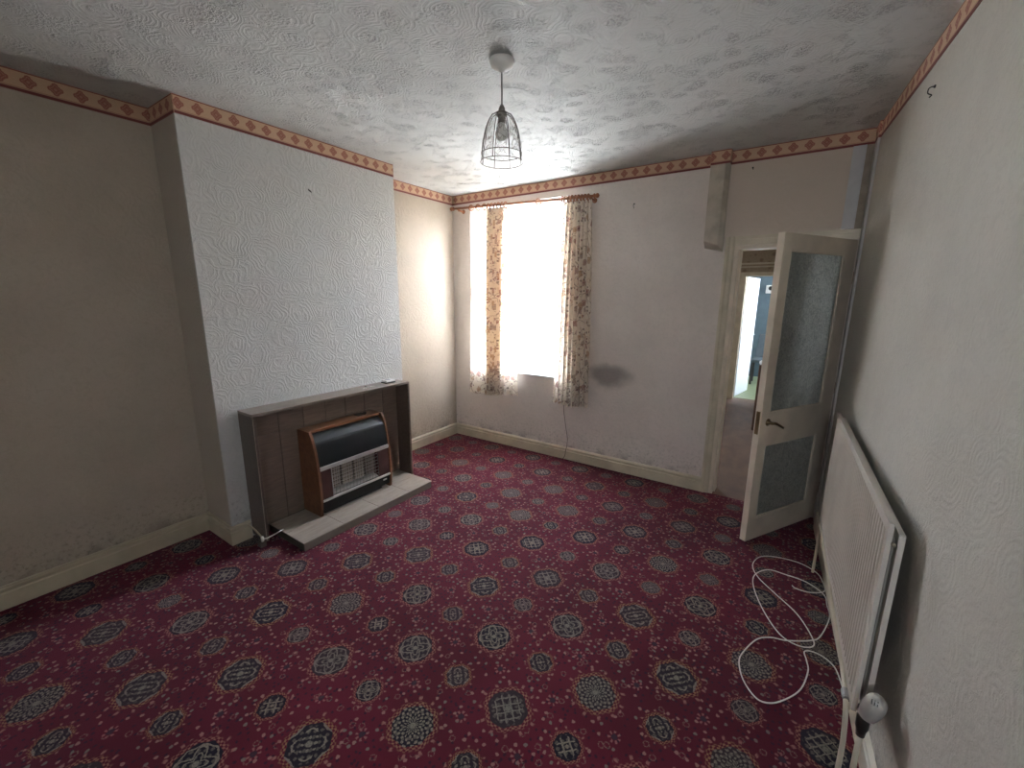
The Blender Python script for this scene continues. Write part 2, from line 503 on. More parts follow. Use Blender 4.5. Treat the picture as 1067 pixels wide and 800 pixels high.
# skirtings with a beaded top
def skirt(name, p0, p1, nrm, h=.125, t=.020, label=None):
    p0 = Vector((*p0, 0)); p1 = Vector((*p1, 0)); n = Vector((*nrm, 0)).normalized()
    prof = [(0, 0), (t, 0), (t, h-.040), (t*.62, h-.034), (t*.62, h-.028), (t*.95, h-.022), (t*.95, h-.012), (t*.4, h), (0, h)]
    vs = []
    for p in (p0, p1):
        for a, z in prof: vs.append(p+n*a+Vector((0, 0, z)))
    k = len(prof)
    fs = [tuple(range(k))[::-1], tuple(range(k, 2*k))]+[(i, (i+1) % k, k+(i+1) % k, k+i) for i in range(k)]
    s = MB(); s.add(vs, fs)
    return structure(s, name, SKIRT, label, 'skirting board')
skirt('baseboard_left', (0, -4.8), (0, BY0), (1, 0), label='cream skirting board along the left wall')
skirt('baseboard_alcove', (0, BY1), (0, 0), (1, 0), label='cream skirting board in the alcove beside the window')
skirt('baseboard_breast_side', (.001, BY0), (BX+.0005, BY0), (0, -1), label='cream skirting on the side of the chimney breast')
skirt('baseboard_breast_front', (BX, BY0-.02), (BX, -2.50), (1, 0), label='short cream skirting stub left of the fire surround')
skirt('baseboard_back', (0, 0), (2.735, 0), (0, -1), label='cream skirting board under the window')
skirt('baseboard_right', (wr(-.16), -.16), (wr(-4.8), -4.8), (-1, -.056), label='cream skirting board below the radiator')

# patterned paper border under the ceiling
BZ0, BZ1 = 2.566, H-.001
def border(segs, name, label):
    s = MB(); u = 0.0
    for (x0, y0), (x1, y1) in segs:
        a = Vector((x0, y0, 0)); b = Vector((x1, y1, 0)); L = (b-a).length
        n = Vector(((b-a).y, -(b-a).x, 0)).normalized()*.003
        vs = [a+n, b+n, b+n, a+n, a, b, b, a]
        zz = [BZ0, BZ0, BZ1, BZ1]*2
        vs = [v+Vector((0, 0, z)) for v, z in zip(vs, zz)]
        uq = [(u, 0), (u+L, 0), (u+L, 1), (u, 1)]
        s.add(vs, [(0, 1, 2, 3), (5, 4, 7, 6), (0, 4, 5, 1), (3, 2, 6, 7), (1, 5, 6, 2), (0, 3, 7, 4)],
              [uq, [(u+L, 0), (u, 0), (u, 1), (u+L, 1)], [(u, .02)]*4, [(u, .98)]*4, [uq[1]]*4, [uq[0]]*4])
        u += L
    return structure(s, name, BORDER, label, 'wallpaper border')
# direction chosen so that the normal points into the room
border([((0, -4.8), (0, BY0)), ((0, BY0), (BX, BY0)), ((BX, BY0), (BX, BY1)), ((BX, BY1), (0, BY1)), ((0, BY1), (0, 0))], 'trim_1',
       'terracotta diamond paper border along the left wall and chimney breast')
PX0, PX1, PY = 2.585, 2.715, -.06
CBX, CBY = 3.527, -.125
border([((0, 0), (PX0, 0)), ((PX0, 0), (PX0, PY)), ((PX0, PY), (PX1, PY)), ((PX1, PY), (PX1, 0)), ((PX1, 0), (CBX, 0)),
        ((CBX, 0), (CBX, CBY)), ((CBX, CBY), (wr(CBY), CBY))], 'trim_2', 'terracotta diamond paper border across the back wall')
border([((wr(CBY, 2.566)-.001, CBY), (wr(-4.8, 2.566)-.001, -4.8))], 'trim_3', 'terracotta diamond paper border along the right wall')

# boxed pipe stub over the doorway corner, corner boxing and painted batten
s = MB()
prof = [(PX0, 0), (PX0, PY), (PX1-.03, PY), (PX1, PY+.025), (PX1, 0)]
n = len(prof); lo = [1.985, 2.035, 2.0, 1.965, 1.955]
vs = [(x, y, z) for (x, y), z in zip(prof, lo)]+[(x, y, H-.001) for x, y in prof]
s.add(vs, [tuple(range(n))[::-1], tuple(range(n, 2*n))]+[(i, (i+1) % n, n+(i+1) % n, n+i) for i in range(n)])
BOXP = plain('papered_boxing', (.50, .44, .36), .75, var=.12, scale=10, bump=.2)
structure(s, 'trim_4', BOXP, 'papered pipe boxing stub hanging above the doorway corner', 'boxing')
s = MB(); s.box(CBX, wr(CBY)-.001, CBY, 0, 0, H-.001)
structure(s, 'trim_5', GREYP, 'grey painted full-height boxing in the far right corner', 'boxing')
s = MB(); s.box(3.489, 3.5265, -.004, 0, 2.06, 2.566)
structure(s, 'trim_10', GREYD, 'bare brown strip between the batten and the corner boxing', 'strip')
s = MB(); s.box(3.42, 3.488, -.012, 0, 2.062, 2.566)
structure(s, 'trim_6', BATTEN, 'grey painted batten on the wall above the door', 'batten')

# ---------------------------------------------------------------- window
WHITEP = plain('window_white_paint', (.78, .78, .76), .35, var=.02)
def mat_pane():
    m = M('window_glass'); m.col((1, 1, 1)); m.set(Roughness=0.0, IOR=1.0, Transmission_Weight=1.0)
    nz = m.noise(m.obj(), 3, 1)
    m.b.inputs['Specular IOR Level'].default_value = .3
    return m.m
PANE = mat_pane()
w = thing('window_1', 'bright back window between the floral curtains', 'window', (.85, .1, .82), kind='structure')
s = MB(); y0, y1 = .11, .15
s.box(WX0, WX0+.035, y0, y1, WZ0, WZ1); s.box(WX1-.035, WX1, y0, y1, WZ0, WZ1)
s.box(WX0+.035, WX1-.035, y0, y1, WZ0, WZ0+.02); s.box(WX0+.035, WX1-.035, y0, y1, WZ1-.018, WZ1)
s.build('window_frame', WHITEP, w, bevel=.003)
s = MB(); s.box(WX0+.035, WX1-.035, .128, .132, WZ0+.02, WZ1-.018); s.build('window_pane', PANE, w)
s = MB(); s.box(WX0, WX1, -.012, .11, WZ0-.006, WZ0+.008); s.build('window_sill', WHITEP, w, bevel=.003)

w2 = thing('fill_window', 'small unseen window added high in the rear wall for fill light', 'window', (RX0, -4.85, RZA), kind='structure')  # unseen window, added to throw fill light on the back wall
s = MB(); s.box(RX0, RX0+.025, -4.87, -4.83, RZA, RZB); s.box(RX1-.025, RX1, -4.87, -4.83, RZA, RZB)
s.box(RX0+.025, RX1-.025, -4.87, -4.83, RZA, RZA+.025); s.box(RX0+.025, RX1-.025, -4.87, -4.83, RZB-.025, RZB)
s.build('window_frame', WHITEP, w2, bevel=.002)
# ---------------------------------------------------------------- curtain pole, rings, curtains
zr = lambda x: 2.508-(x-.12)*.034
pole = thing('curtain_pole', 'thin reddish wooden curtain pole above the window', 'curtain pole', (.12, -.09, zr(.12)))
s = MB(); s.tube([(.10, -.09, zr(.10)), (1.68, -.09, zr(1.68))], .0115, 16); s.build('pole', POLE, pole, smooth=True)
for x, d in ((.10, -1), (1.68, 1)):
    s = MB(); s.lathe((x, -.09, zr(x)), (d, 0, 0), [(0, .012), (.004, .020), (.010, .020), (.014, .011), (.022, .016), (.032, .021), (.042, .017), (.050, .006)], 20)
    s.build('finial', POLE, pole, smooth=True)
for x in (.16, 1.655):
    s = MB(); s.box(x-.008, x+.008, -.085, -.002, zr(x)-.028, zr(x)-.012); s.lathe((x, -.003, zr(x)-.02), (0, -1, 0), [(0, .022), (.006, .022), (.012, .012)], 16)
    s.tube([(x, -.09+math.cos(a)*.016, zr(x)+math.sin(a)*.016) for a in [PI*1.1+PI*.8*k/8 for k in range(9)]], .006, 8)
    s.build('bracket', POLE, pole, bevel=.001)
ring0 = None
def ring(x, tilt, label, group):
    global ring0
    if ring0 is None:
        s = MB(); s.tube([(0, math.cos(2*PI*k/24)*.0265, math.sin(2*PI*k/24)*.0265) for k in range(24)], .006, 8, closed=True)
        o = s.build('curtain_ring', POLE, smooth=True)
        e = MB(); e.tube([(0, math.cos(2*PI*k/10)*.005, -.037+math.sin(2*PI*k/10)*.005) for k in range(10)], .0012, 6, closed=True)
        eye = e.build('screw_eye', BRASS, o, smooth=True); ring0 = (o, eye); r = o
    else:
        r = ring0[0].copy(); C.objects.link(r); e = ring0[1].copy(); C.objects.link(e); e.parent = r
    r.location = (x, -.09, zr(x)-.0075); r.rotation_euler = (0, 0, tilt)
    tagged(r, label, 'curtain ring', group)
ring(.335, -.42, 'lone curtain ring nearest the window corner of the pole', 'curtain rings on the pole')
ring(.425, -.5, 'second lone curtain ring from the alcove end of the pole', 'curtain rings on the pole')
ring(.505, -.35, 'third lone curtain ring, just beside the left curtain folds', 'curtain rings on the pole')
for k in range(6): ring(.555+k*.042, .1*(-1)**k, 'wooden curtain ring bunched over the left floral curtain', 'curtain rings on the pole')
ring(1.133, -.45, 'single curtain ring midway along the pole over the bright window', 'curtain rings on the pole')
for k in range(9): ring(1.385+k*.031, .08*(-1)**k, 'wooden curtain ring bunched over the right floral curtain', 'curtain rings on the pole')

def curtain(name, label, knots_top, knots_bot, ztop, zbot, folds, amp, seed, xa=lambda t: .010):
    # knots: (t, x) piecewise maps from fabric parameter to x, at the top and at the hem
    rnd = random.Random(seed)
    def pw(kn, t):
        for (a, xa), (b, xb) in zip(kn[:-1], kn[1:]):
            if t <= b: return xa+(xb-xa)*(t-a)/(b-a)
        return kn[-1][1]
    NU, NV = 220, 60; width = 1.15
    ph = [rnd.uniform(-.6, .6) for _ in range(12)]
    s = MB(); g = []; uvs = []
    for j in range(NV+1):
        f = j/NV
        for i in range(NU+1):
            t = i/NU
            wgt = f**.8
            x = pw(knots_top, t)*(1-wgt)+pw(knots_bot, t)*wgt
            dens = 1.0
            A = amp(t, f)
            p = 2*PI*folds(t)+.5*math.sin(f*3+ph[0]*4)
            y = -.075+A*math.sin(p+.35*math.sin(f*4+ph[1]*3))+.3*A*math.sin(2.1*p+ph[2])
            x += xa(t)*math.cos(p*1.0+ph[3])*min(1, 1.2-f*.35)
            y = min(y, -.012) if y > -.012 else y
            zt = ztop(t); zb = zbot(t)+.006*math.sin(p)
            z = zt*(1-f)+zb*f
            g.append((x, y, z)); uvs.append((t*width, z))
    W = NU+1; fs = []; fu = []
    for j in range(NV):
        for i in range(NU):
            q = (j*W+i, j*W+i+1, (j+1)*W+i+1, (j+1)*W+i); fs.append(q); fu.append([uvs[k] for k in q])
    s.add(g, fs, fu)
    o = s.build(name, CURT, smooth=True); tagged(o, label, 'curtain', 'floral curtains at the back window')
    return o
curtain('curtain', 'floral curtain on the left, flaring wide below and backlit by the window',
        [(0, .34), (.22, .53), (.78, .73), (1, .80)], [(0, .265), (.22, .50), (.78, .70), (1, .925)],
        lambda t: zr(.6)-.03-(.05*max(0, (.22-t))/.22), lambda t: .545+.05*t,
        lambda t: t*7 if t < .22 else 1.54+(t-.22)*13,
        lambda t, f: (.008+.022*min(1, max(0, (t-.15)/.1))*min(1, max(0, (.92-t)/.15)))*(1-.25*f), 3, lambda t: .005+.021*min(1, max(0, (t-.2)/.06))*min(1, max(0, (.80-t)/.06)))
curtain('curtain', 'floral curtain gathered on the right of the window, hanging straight',
        [(0, 1.375), (1, 1.655)], [(0, 1.32), (1, 1.70)],
        lambda t: zr(1.5)-.03, lambda t: .585+.01*math.sin(t*9),
        lambda t: t*8, lambda t, f: .026*(1-.15*f), 9, lambda t: .009)

# ---------------------------------------------------------------- ceiling pendant
LX, LY = 2.007, -1.91
pend = thing('pendant_light', 'ceiling pendant with open wire cage shade and unlit bulb', 'ceiling light', (LX, LY, H))
s = MB(); s.lathe((LX, LY, H), (0, 0, -1), [(0, .054), (.012, .055), (.026, .050), (.036, .036), (.042, .016), (.052, .010)], 32)
s.build('ceiling_rose', PLAST, pend, smooth=True)
s = MB(); s.tube([(LX, LY, H-.045), (LX+.001, LY, 2.46)], .0035, 8); s.build('cord', plain('flex_brown', (.20, .17, .15), .5), pend, smooth=True)
s = MB(); s.lathe((LX, LY, 2.475), (0, 0, -1), [(0, .008), (.012, .014), (.035, .018), (.040, .022), (.048, .022), (.052, .017), (.075, .017)], 20)
s.build('lamp_holder', plain('holder_grey', (.28, .25, .22), .5), pend, smooth=True)
m_ = M('bulb_glass'); m_.col(m_.mix(m_.noise(m_.obj(), 5, 1), (.85, .85, .82), (.80, .80, .78))); m_.set(Roughness=.15)
s = MB(); s.lathe((LX, LY, 2.402), (0, 0, -1), [(0, .013), (.012, .014), (.028, .024), (.045, .031), (.060, .030), (.072, .021), (.080, .008), (.081, 0)], 24)
s.build('bulb', m_.m, pend, smooth=True)
s = MB()
# (z, r) profile of the bell
prof = [(2.440, .030), (2.432, .046), (2.410, .061), (2.370, .077), (2.320, .089), (2.270, .096), (2.232, .100)]
def rad(z):
    for (za, ra), (zb, rb) in zip(prof[:-1], prof[1:]):
        if z >= zb: return ra+(rb-ra)*(za-z)/(za-zb)
    return prof[-1][1]
for k in range(8):
    a = 2*PI*k/8+.2
    pts = [(LX+math.cos(a)*r, LY+math.sin(a)*r, z) for z, r in prof]
    s.tube([(LX+math.cos(a)*.018, LY+math.sin(a)*.018, 2.442)]+pts, .0019, 6)
for z, rr in ((2.232, .100), (2.268, .0965), (2.441, .030)):
    s.tube([(LX+math.cos(2*PI*k/48)*rr, LY+math.sin(2*PI*k/48)*rr, z) for k in range(48)], .0017, 6, closed=True)
s.build('lamp_shade', WIRE, pend, smooth=True)
s = MB()
rnd = random.Random(4)
for k in range(8):           # looping fine wire scrolls between the ribs
    a0 = 2*PI*(k+.5)/8+.2
    for zc in (2.385, 2.335, 2.292):
        w_ = .20+.04*rnd.random(); hh = .024; pts = []
        for q in range(28):
            t = 2*PI*q/27
            aa = a0+w_*math.sin(t)*(1+.3*math.cos(3*t)); z = zc+hh*math.cos(t)+.008*math.sin(5*t+k)
            r = rad(z)+.001
            pts.append((LX+math.cos(aa)*r, LY+math.sin(aa)*r, z))
        s.tube(pts, .0009, 5)
    pts = [(LX+math.cos(a0+.3*math.sin(q*.9))*rad(2.42-q*.0135), LY+math.sin(a0+.3*math.sin(q*.9))*rad(2.42-q*.0135), 2.42-q*.0135) for q in range(15)]
    s.tube(catmull(pts, 3), .0008, 5)
s.build('wire_scrollwork', plain('pale_wire', (.45, .42, .38), .35, .7), pend, smooth=True)

# ---------------------------------------------------------------- fireplace surround + hearth
SX0, SX1, SY0, SY1, SZ = BX, .53, -2.49, -1.205, .885
fs_ = thing('fireplace_surround', 'low brown tiled fireplace surround against the chimney breast', 'fireplace', (BX, -1.85, 0))
s = MB(); s.box(SX0, SX1, SY0, SY1, SZ-.018, SZ); s.build('mantel_shelf', SURRS, fs_, bevel=.002)
for y0, y1, z0 in ((SY0, SY0+.018, .02), (SY1-.018, SY1, .02)):
    s = MB(); s.box(SX0, SX1, y0, y1, z0, SZ-.018); s.build('side_board', SURRB, fs_, bevel=.002)
s = MB(); s.box(SX0, .376, SY0+.018, SY1-.018, .0, SZ-.018); s.build('backing', GROUT, fs_)
joints = [SY0+.018, -2.259, -2.081, -1.905, -1.737, -1.560, -1.374, SY1-.018]
s = MB()
for a, b in zip(joints[:-1], joints[1:]):
    for z0, z1 in ((.056, .69), (.693, SZ-.018)):
        s.box(.374, .382, a+.003, b-.003, z0, z1)
s.build('tile_panel', SURR, fs_, bevel=.0012)
TRIMM = plain('edge_trim', (.30, .25, .21), .4, .2)
s = MB(); s.box(SX1, SX1+.003, SY0, SY0+.004, .03, SZ); s.box(SX1, SX1+.003, SY1-.004, SY1, .03, SZ); s.box(SX1, SX1+.003, SY0, SY1, SZ-.003, SZ+.001)
s.build('edge_strip', TRIMM, fs_)
hz = .055
he = thing('hearth', 'pale grey-brown tiled hearth slab below the gas fire', 'hearth', (.6, -1.85, 0))
s = MB(); q = [(.384, -2.39), (.81, -2.39), (.81, -1.27), (.384, -1.225)]
q = [(.384, -2.395), (.808, -2.393), (.80, -1.262), (.384, -1.235)]
s.hexa([(x, y, 0.0) for x, y in q]+[(x, y, hz-.004) for x, y in q]); s.build('slab', GROUT, he)
s = MB(); ys = [-2.395, -2.1, -1.8, -1.5, -1.245]
xs = [.384, .60, .806]
for i in range(4):
    for j in range(2):
        s.box(xs[j]+.001, xs[j+1]-.001, ys[i]+.001, ys[i+1]-.001, hz-.006, hz)
s.build('tile_top', HEARTH, he, bevel=.0015)
s = MB(); s.box(.806, .812, -2.395, -1.262, .001, hz); s.build('front_edge', plain('hearth_edge', (.23, .19, .155), .4), he, bevel=.002)

# gas fire
FY0, FY1 = -2.14, -1.50
gf = thing('gas_fire', 'teak and black gas fire with curved front standing on the hearth', 'heater', (.5, -1.82, hz))
def front(z):      # outer profile of the curved front
    t = (z-hz)/(.675-hz)
    return .505+.105*math.sqrt(max(0, 1-max(0, (t-.22)/.80)**2.2))-.015*max(0, (.22-t))/.22
side = [(front(z), z) for z in [hz+.002+(.675-hz-.002)*k/24 for k in range(25)]]
for y0, y1 in ((FY0, FY0+.020), (FY1-.020, FY1)):
    s = MB(); s.prism([(.384, hz+.002)]+[(x, z) for x, z in side]+[(.384, .675)], 1, y0, y1)
    s.build('side_panel', TEAK, gf, bevel=.0015)
s = MB(); s.box(.384, .512, FY0+.02, FY1-.02, .657, .675); s.build('top_panel', TEAK, gf, bevel=.0015)
a, b = FY0+.020, FY1-.020
s = MB(); zs = [.425+(.655-.425)*k/16 for k in range(17)]
pf = [(front(z)-.006-max(0, z-.590)**1.2*1.5, z) for z in zs]      # the cover rolls back towards the top
s.prism([(.40, .425)]+pf+[(.40, .655)], 1, a, b); s.build('front_cover', BLACKM, gf, bevel=.001)
s = MB(); s.prism([(front(.395)-.010, .395), (front(.395)+.002, .397), (front(.42)+.002, .422), (front(.42)-.010, .424)], 1, a, b)
s.build('upper_trim', CHROME, gf)
s = MB(); s.prism([(front(.17)-.012, .163), (front(.17)+.004, .165), (front(.18)+.004, .178), (front(.18)-.012, .180)], 1, a, b)
s.build('lower_trim', CHROME, gf)
PURP = plain('brown_reflector', (.12, .06, .055), .25, .2)
for y0, y1 in ((a, a+.085), (b-.105, b)):
    s = MB(); s.prism([(.45, .18)]+[(front(z)-.007, z) for z in (.18, .25, .32, .395)]+[(.45, .395)], 1, y0, y1)
    s.build('cheek_panel', PURP, gf)
g0, g1 = a+.085, b-.105
s = MB(); s.box(.515, .53, g0, g1, .18, .40); s.build('firebox_back', plain('firebox_dark', (.05, .045, .04), .7), gf)
m_ = M('clay_radiant'); X, Y, Z = m_.xyz(m_.obj())
rd = ((Z/.014).fract()).line(.5, .22).max(((Y/.02).fract()).line(.5, .16))
m_.col(m_.mix(rd, (.10, .08, .07), (.40, .35, .30))); m_.set(Roughness=.8); m_.bump(rd, .8, .006)
RADI = m_.m
wd = (g1-g0)/4
for k in range(4):
    s = MB(); y0 = g0+k*wd+.007; s.box(.531, .560, y0, y0+wd-.014, .212, .388)
    s.build('radiant', RADI, gf, bevel=.004)
s = MB()
for k in range(7):
    z = .215+k*.027; s.tube([(front(z)-.012, g0, z), (front(z)-.012, g1, z)], .0016, 6)
for k in range(15):
    y = g0+(g1-g0)*(k)/14
    s.tube([(front(z)-.013, y, z) for z in (.185, .25, .32, .395)], .0013, 6)
s.build('guard_grille', plain('guard_steel', (.5, .48, .45), .3, .9), gf)
s = MB(); s.prism([(.531, .183), (front(.2)-.02, .183), (front(.2)-.02, .187), (.531, .200)], 1, g0, g1); s.build('ash_lip', CHROME, gf)
s = MB(); s.tube([(front(z)-.004, g0, z) for z in (.18, .25, .32, .395)], .003, 6); s.build('window_post', CHROME, gf)
s = MB(); s.prism([(.40, .085)]+[(front(z)-.008, z) for z in (.085, .12, .163)]+[(.40, .163)], 1, a, b); s.build('base_cover', BLACKP, gf, bevel=.001)
s = MB(); s.box(.40, .565, a+.03, b-.06, hz+.001, .085); s.build('plinth', BLACKP, gf)
s = MB(); s.box(front(.135)-.010, front(.135)-.0055, b-.065, b-.030, .128, .140); s.build('badge', CHROME, gf)
s = MB(); s.lathe((.43, b-.08, .675), (0, 0, 1), [(0, .016), (.006, .016), (.011, .012)], 16); s.box(.40, .46, b-.16, b-.09, .675, .681)
s.build('control_knob', BLACKP, gf)

# gas pipe from the skirting to the fire
gp = thing('gas_pipe', 'thin cream-painted gas pipe running from the skirting to the hearth', 'pipe', (.37, -2.55, .1))
s = MB(); s.tube(catmull([(.02+.012, -4.75, .134), (.032, -3.6, .131), (.032, -3.2, .130), (.034, -2.66, .134), (.05, -2.636, .134), (.2, -2.636, .132), (.36, -2.64, .130), (.378, -2.625, .130), (.38, -2.56, .132), (.40, -2.53, .115), (.46, -2.515, .085), (.53, -2.512, .055)], 6), .0055, 8)
s.build('pipe', SKIRT, gp, smooth=True)
s = MB(); s.tube([(.53, -2.514, .052), (.545, -2.49, .052), (.548, -2.44, .058), (.548, -2.385, .066)], .0045, 8); s.lathe((.53, -2.514, .035), (0, 0, 1), [(0, .008), (.008, .010), (.03, .010), (.036, .006)], 12)
s.build('chrome_connector', CHROME, gp, smooth=True)
s = MB(); s.box(.50, .545, -2.535, -2.497, 0, .035)
s.build('pipe_clip', plain('clip_dark', (.10, .08, .07), .6), gp, bevel=.003)

# small things on the mantel shelf
bx = thing('small_box', 'small white plastic device with dark base on the mantel, right end', 'device', (.425, -1.335, SZ))
s = MB(); s.box(.385, .455, -1.385, -1.285, SZ, SZ+.010); s.build('base', plain('device_dark', (.03, .03, .035), .4), bx, bevel=.003)
s = MB(); s.box(.387, .453, -1.383, -1.287, SZ+.010, SZ+.026); s.build('cover', PLAST, bx, bevel=.005, seg=3)
s = MB(); s.box(.405, .435, -1.36, -1.325, SZ+.026, SZ+.0285); s.build('button', plain('grey_button', (.30, .31, .35), .4), bx, bevel=.001)
ky = thing('keys', 'small bunch of white-tagged keys lying on the mantel shelf', 'keys', (.44, -1.57, SZ))
s = MB()
c = (.44, -1.57, SZ+.003)
s.tube([(c[0]+.012*math.cos(2*PI*k/16), c[1]+.012*math.sin(2*PI*k/16), c[2]) for k in range(16)], .0012, 6, closed=True)
s.build('key_ring', CHROME, ky, smooth=True)
for (dx, dy, an, mt) in ((.012, -.02, -1.2, PLAST), (.010, .022, 1.0, PLAST), (-.012, .0, 2.6, DARKM)):
    s = MB(); ca, sa = math.cos(an), math.sin(an)
    def q(u, v, z): return (c[0]+dx+u*ca-v*sa, c[1]+dy+u*sa+v*ca, z)
    s.hexa([q(0, -.008, SZ+.001), q(.016, -.009, SZ+.001), q(.016, .009, SZ+.001), q(0, .008, SZ+.001)]+[q(0, -.008, SZ+.0055), q(.016, -.009, SZ+.0055), q(.016, .009, SZ+.0055), q(0, .008, SZ+.0055)])
    s.hexa([q(.016, -.003, SZ+.001), q(.042, -.003, SZ+.001), q(.042, .003, SZ+.001), q(.016, .003, SZ+.001)]+[q(.016, -.003, SZ+.004), q(.042, -.003, SZ+.004), q(.042, .003, SZ+.004), q(.016, .003, SZ+.004)])
    s.build('key', mt, ky, bevel=.001)

# ---------------------------------------------------------------- doorway and glazed door
s = MB()
def arch(s, x0, x1, z0, z1, y=0):   # moulded board on the room side
    pass
# left architrave (profiled), head architrave, lining, stop
ap = [(2.735, 0), (2.735, -.018), (2.752, -.022), (2.765, -.014), (2.785, -.014), (2.797, -.008), (2.797, 0)]
s.prism(ap, 2, 0, 2.058)
s.box(2.797, 3.526, -.014, 0, 1.995, 2.035); s.box(2.797, 3.526, -.022, 0, 2.035, 2.058)
structure(s, 'trim_7', SKIRT, 'cream moulded architrave round the doorway', 'door frame')
s = MB(); s.box(2.797, 2.825, -.004, WT+.01, 0, 1.995); s.box(2.825, 3.51, 0, WT+.01, 1.97, 1.995)
s.box(2.825, 2.838, .05, WT-.01, 0, 1.97); s.box(3.50, 3.526, 0.002, WT+.01, 0, 1.97)
structure(s, 'trim_8', DOORP, 'cream door lining and stop in the doorway', 'door frame')
hx, hy = 3.522, -.004
A = Vector((3.137, -.674, 0)); Hn = Vector((hx, hy, 0)); dr = (A-Hn); LW = dr.length; dr.normalize()
nf = Vector((-dr.y, dr.x, 0))       # towards the seen face
if nf.x < 0: nf = -nf
def dp(sv, off, z): p = Hn+dr*sv+nf*off; return (p.x, p.y, z)
def dbox(mb, s0, s1, o0, o1, z0, z1):
    mb.hexa([dp(s0, o0, z0), dp(s1, o0, z0), dp(s1, o1, z0), dp(s0, o1, z0), dp(s0, o0, z1), dp(s1, o0, z1), dp(s1, o1, z1), dp(s0, o1, z1)])
door = thing('door_1', 'cream door with two patterned glass panels, standing ajar into the room', 'door', (hx, hy, 0), kind='structure')
TH = -.040; Z0, Z1 = .012, 1.988
g = dict(s0=.125, s1=LW-.075, zt=1.893, zm1=.893, zm0=.682, zb=.165)
s = MB()
dbox(s, 0, g['s0'], TH, 0, Z0, Z1); dbox(s, g['s1'], LW, TH, 0, Z0, Z1)
dbox(s, g['s0'], g['s1'], TH, 0, g['zt'], Z1); dbox(s, g['s0'], g['s1'], TH, 0, g['zm0'], g['zm1']); dbox(s, g['s0'], g['s1'], TH, 0, Z0, g['zb'])
s.build('door_leaf', DOORP, door)
for z0, z1 in ((g['zm1'], g['zt']), (g['zb'], g['zm0'])):
    s = MB(); bw = .012
    for o0, o1 in ((-.010, -.001), (TH+.001, TH+.010)):
        dbox(s, g['s0'], g['s0']+bw, o0, o1, z0, z1); dbox(s, g['s1']-bw, g['s1'], o0, o1, z0, z1)
        dbox(s, g['s0']+bw, g['s1']-bw, o0, o1, z0, z0+bw); dbox(s, g['s0']+bw, g['s1']-bw, o0, o1, z1-bw, z1)
    s.build('glazing_bead', DOORP, door, bevel=.002)
    s = MB(); dbox(s, g['s0']+.002, g['s1']-.002, TH/2-.003, TH/2+.003, z0+.002, z1-.002); s.build('glass_panel', GLASS, door)
for sgn, o0 in ((1, 0.0), (-1, TH)):
    hd = MB()
    sc = LW-.075; zc = .835
    n2 = nf*sgn; c0 = Vector(dp(sc, o0, zc))
    hd.lathe(c0, n2, [(0, .024), (.004, .024), (.008, .012), (.030, .009), (.034, .009)], 20)
    hd.tube(catmull([c0+n2*.030, c0+n2*.042-dr*.01+Vector((0, 0, .002)), c0+n2*.046-dr*.045-Vector((0, 0, .012)), c0+n2*.044-dr*.095-Vector((0, 0, .036))], 6), [.0085]*10+[.0075]*9, 10)
    hd.build('door_handle', BRASS, door, smooth=True)
s = MB(); dbox(s, LW, LW+.002, TH+.008, -.008, .76, .91); dbox(s, LW, LW+.010, TH+.014, -.014, .828, .842); s.build('latch', BRASS, door)
for z in (.25, 1.0, 1.75):
    s = MB(); s.tube([dp(-.004, .006, z-.04), dp(-.004, .006, z+.04)], .005, 10); s.build('hinge', BRASS, door)

# ---------------------------------------------------------------- radiator
R1 = Vector((3.502, -.755, 0)); R2 = Vector((3.545, -2.172, 0))
rd_ = (R2-R1); RL = rd_.length; rd_.normalize(); rn = Vector((rd_.y, -rd_.x, 0))
if rn.x > 0: rn = -rn           # towards the room
RZ0, RZ1 = .345, .990
def rp(sv, off, z): p = R1+rd_*sv+rn*off; return (p.x, p.y, z)
rad_ = thing('radiator', 'long cream ribbed double-panel radiator on the right wall', 'radiator', (3.56, -1.46, .345))
def panel(o_front, o_back, RZ0=RZ0, RZ1=RZ1):
    s = MB(); N = 42; prof = []
    per = (RL-.06)/N
    pts = [(0, o_front-.002)]
    for k in range(N):
        u = .03+k*per
        pts += [(u, o_front-.007 if k else o_front-.002), (u+per*.22, o_front), (u+per*.62, o_front), (u+per*.82, o_front-.007)]
    pts += [(RL-.03, o_front-.002), (RL, o_front-.002), (RL, o_back), (0, o_back)]
    n = len(pts)
    za, zb = RZ0+.03, RZ1-.03
    vs = [rp(u, o, za) for u, o in pts]+[rp(u, o, zb) for u, o in pts]
    s.add(vs, [tuple(range(n))[::-1], tuple(range(n, 2*n))]+[(i, (i+1) % n, n+(i+1) % n, n+i) for i in range(n)])
    def bb(s0, s1, o0, o1, z0, z1):
        s.hexa([rp(s0, o0, z0), rp(s1, o0, z0), rp(s1, o1, z0), rp(s0, o1, z0), rp(s0, o0, z1), rp(s1, o0, z1), rp(s1, o1, z1), rp(s0, o1, z1)])
    bb(0, RL, o_front-.001, o_back, RZ1-.031, RZ1); bb(0, RL, o_front-.001, o_back, RZ0, RZ0+.031)
    return s
panel(0, -.014).build('front_panel', RADP, rad_)
panel(-.026, -.042, RZ0+.01, RZ1-.03).build('rear_panel', RADP, rad_)
s = MB(); N = 60
for k in range(N):
    u0 = .05+(RL-.1)*k/N
    s.add([rp(u0, -.0145, RZ0+.04), rp(u0+.001, -.0145, RZ0+.04), rp(u0+.006, -.0255, RZ0+.04), rp(u0+.005, -.0255, RZ0+.04),
           rp(u0, -.0145, RZ1-.05), rp(u0+.001, -.0145, RZ1-.05), rp(u0+.006, -.0255, RZ1-.05), rp(u0+.005, -.0255, RZ1-.05)],
          [(3,2,1,0),(4,5,6,7),(0,1,5,4),(1,2,6,5),(2,3,7,6),(3,0,4,7)])
s.build('convector_fins', RADP, rad_)
